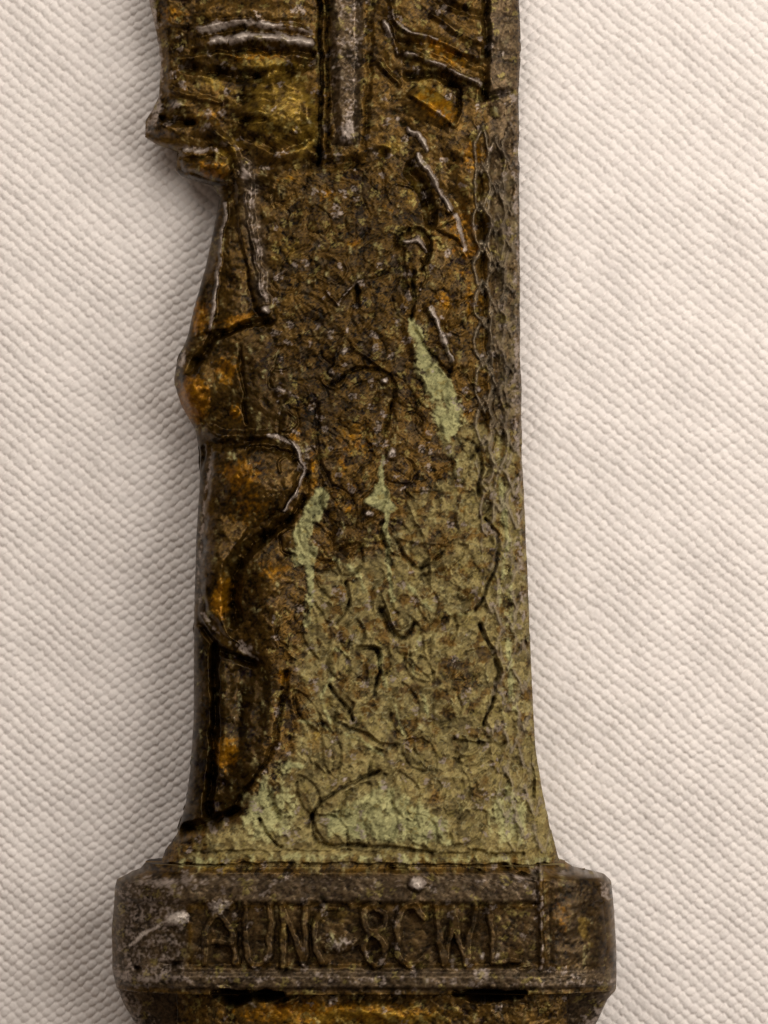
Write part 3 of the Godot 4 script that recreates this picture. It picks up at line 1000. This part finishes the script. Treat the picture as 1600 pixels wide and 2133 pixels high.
func make_handle() -> void:
	var root := Node3D.new()
	root.name = "bronze_handle"
	root.set_meta("label", "corroded brown and green bronze handle with relief figures and a lettered collar, lying on cloth")
	root.set_meta("category", "handle")
	add_child(root, true)
	var tmp := PackedFloat32Array()
	tmp.resize(NX * NY)
	var half_shaft := func(y: float) -> float: return curve(SHAFT_THICK, y)
	var half_collar := func(_y: float) -> float: return 172.0
	var half_stem := func(_y: float) -> float: return 150.0
	bar("shaft", root, -260, 1826, SHAFT_LEFT, SHAFT_RIGHT, shaft_front, half_shaft, 380)
	var collar := bar("collar", root, 1798, 2062, COLLAR_LEFT, COLLAR_RIGHT, collar_front, half_collar, 460, 0.7)
	bar("collar_skirt", root, 2050, 2200, COLLAR_LEFT, COLLAR_RIGHT, skirt_front, half_stem, 460, 0.7)
	bar("lower_stem", root, 2040, 2400, [[2040, 368], [2400, 380]], [[2040, 1182], [2400, 1170]], stem_front, half_stem, 380, 1.0)

	# raised pieces of the shaft
	var band := [676, -88, 764, -88, 754, 298, 692, 302]
	area(tmp, band, 22.0, 24.0)
	raised("vertical_band", root, tmp, band, 10, shaft_front, 0.75)
	var lapel := [436, 930, 560, 912, 610, 926, 630, 975, 616, 1030, 588, 1066, 520, 1110, 478, 1180, 470, 1290, 520, 1366, 470, 1330, 424, 1280, 412, 1200, 420, 1070]
	area(tmp, lapel, 14.0, 16.0)
	raised("lapel", root, tmp, lapel, 10, shaft_front)
	var ribs := [
		[[854, 266, 874, 274, 892, 308], 13, 9, 22], [[868, 316, 880, 338, 905, 372, 942, 436], 9, 8, 24], [[600, 908, 632, 972, 614, 1032, 590, 1062], 6, 5, 17],
		[[890, 636, 918, 684, 944, 756], 13, 10, 22], [[842, 502, 868, 494, 888, 522], 9, 7, 18], [[850, 530, 856, 580, 846, 640], 13, 9, 16],
		[[880, 540, 892, 570, 878, 604], 7, 6, 16], [[850, 104, 924, 132, 996, 164], 9, 8, 18],
	]
	for r in ribs:
		stroke(tmp, r[0], r[1], r[2], r[3])
		raised("rib", root, tmp, r[0], 14, shaft_front)
	var tip := [902, 470, 946, 448, 958, 446, 974, 520]
	area(tmp, tip, 10.0, 17.0)
	raised("pointed_tip", root, tmp, tip, 10, shaft_front)
	var heart := [676, 1070, 720, 1056, 772, 1062, 790, 1100, 760, 1150, 724, 1172, 690, 1140]
	area(tmp, heart, 26.0, 22.0)
	raised("heart_boss", root, tmp, heart, 10, shaft_front)
	for s in [[800, 790, 17, 15, 22], [816, 943, 16, 19, 22], [766, 1072, 14, 12, 40], [552, 643, 12, 11, 16], [936, 437, 9, 9, 18], [870, 612, 9, 9, 17], [610, 270, 13, 11, 19], [1000, 160, 16, 13, 20], [905, 730, 12, 11, 20]]:
		blob(tmp, s[0], s[1], s[2], s[3], 0, s[4], 0.35)
		raised("bead", root, tmp, [s[0], s[1]], s[2] + 4, shaft_front)
	var step := [364, 298, 452, 292, 478, 318, 492, 346, 470, 376, 446, 374, 372, 348]
	area(tmp, step, 10.0, 18.0)
	raised("stepped_block", root, tmp, step, 10, shaft_front)

	# the collar's pieces
	stroke(tmp, [1122, 1806, 1124, 2012], 8, 8, 15, 0.3)
	raised("seam_strip", collar, tmp, [1122, 1806, 1124, 2012], 10, collar_front, 0.7)
	var block := [1128, 1812, 1222, 1814, 1258, 1846, 1272, 1900, 1274, 2040, 1128, 2040]
	area(tmp, block, 30.0, 7.0)
	raised("end_block", collar, tmp, block, 10, collar_front, 0.7)
	blob(tmp, 866, 1834, 26, 21, 0, 24, 0.2)
	raised("rivet", collar, tmp, [866, 1834], 28, collar_front, 0.7)
	blob(tmp, 708, 1958, 58, 28, -8, 18, 0.1)
	raised("crust_lump", collar, tmp, [720, 1955], 72, collar_front, 1.6)
	blob(tmp, 458, 1880, 40, 26, -8, 20, 0.1)
	raised("crust_lump", collar, tmp, [458, 1880], 44, collar_front, 1.6)
	blob(tmp, 372, 1908, 46, 22, -14, 17, 0.1)
	raised("crust_lump", collar, tmp, [372, 1908], 48, collar_front, 1.4)
	# worn raised capitals
	var letters := [
		[[432, 1996, 434, 1930, 458, 1892, 486, 1926, 494, 1996], [438, 1950, 490, 1950]],
		[[516, 1878, 516, 1962, 526, 1994, 552, 1994, 564, 1966, 566, 1878]],
		[[590, 1998, 592, 1878, 636, 1994, 638, 1878]],
		[[704, 1884, 676, 1882, 660, 1908, 660, 1966, 676, 1996]],
		[[782, 1878, 758, 1892, 764, 1926, 796, 1944, 804, 1976, 780, 1998, 756, 1970, 766, 1940, 796, 1922, 800, 1894, 782, 1878]],
		[[882, 1900, 860, 1878, 834, 1892, 828, 1930, 832, 1984, 856, 1998, 884, 1982]],
		[[906, 1878, 922, 1996, 946, 1904, 968, 1996, 990, 1878]],
		[[1022, 1876, 1024, 1994, 1076, 1990]],
	]
	for l in letters:
		for s in l: stroke(tmp, s, 11, 11, 28, 0.45, l != letters[0] and l.size() == 1 and s.size() < 12)
		var all := []
		for s in l: all += s
		raised("letter", collar, tmp, all, 16, collar_front, 0.6)

func skirt_front(x: float, y: float) -> float:
	var l := curve(COLLAR_LEFT, y)
	var r := curve(COLLAR_RIGHT, y)
	var t := clampf(absf((x - (l + r) * 0.5) / ((r - l) * 0.5)), 0.0, 1.0)
	return 150.0 + 90.0 * pow(1.0 - pow(t, 3.0), 1.0 / 3.0) - (y - 2050.0) * 0.25
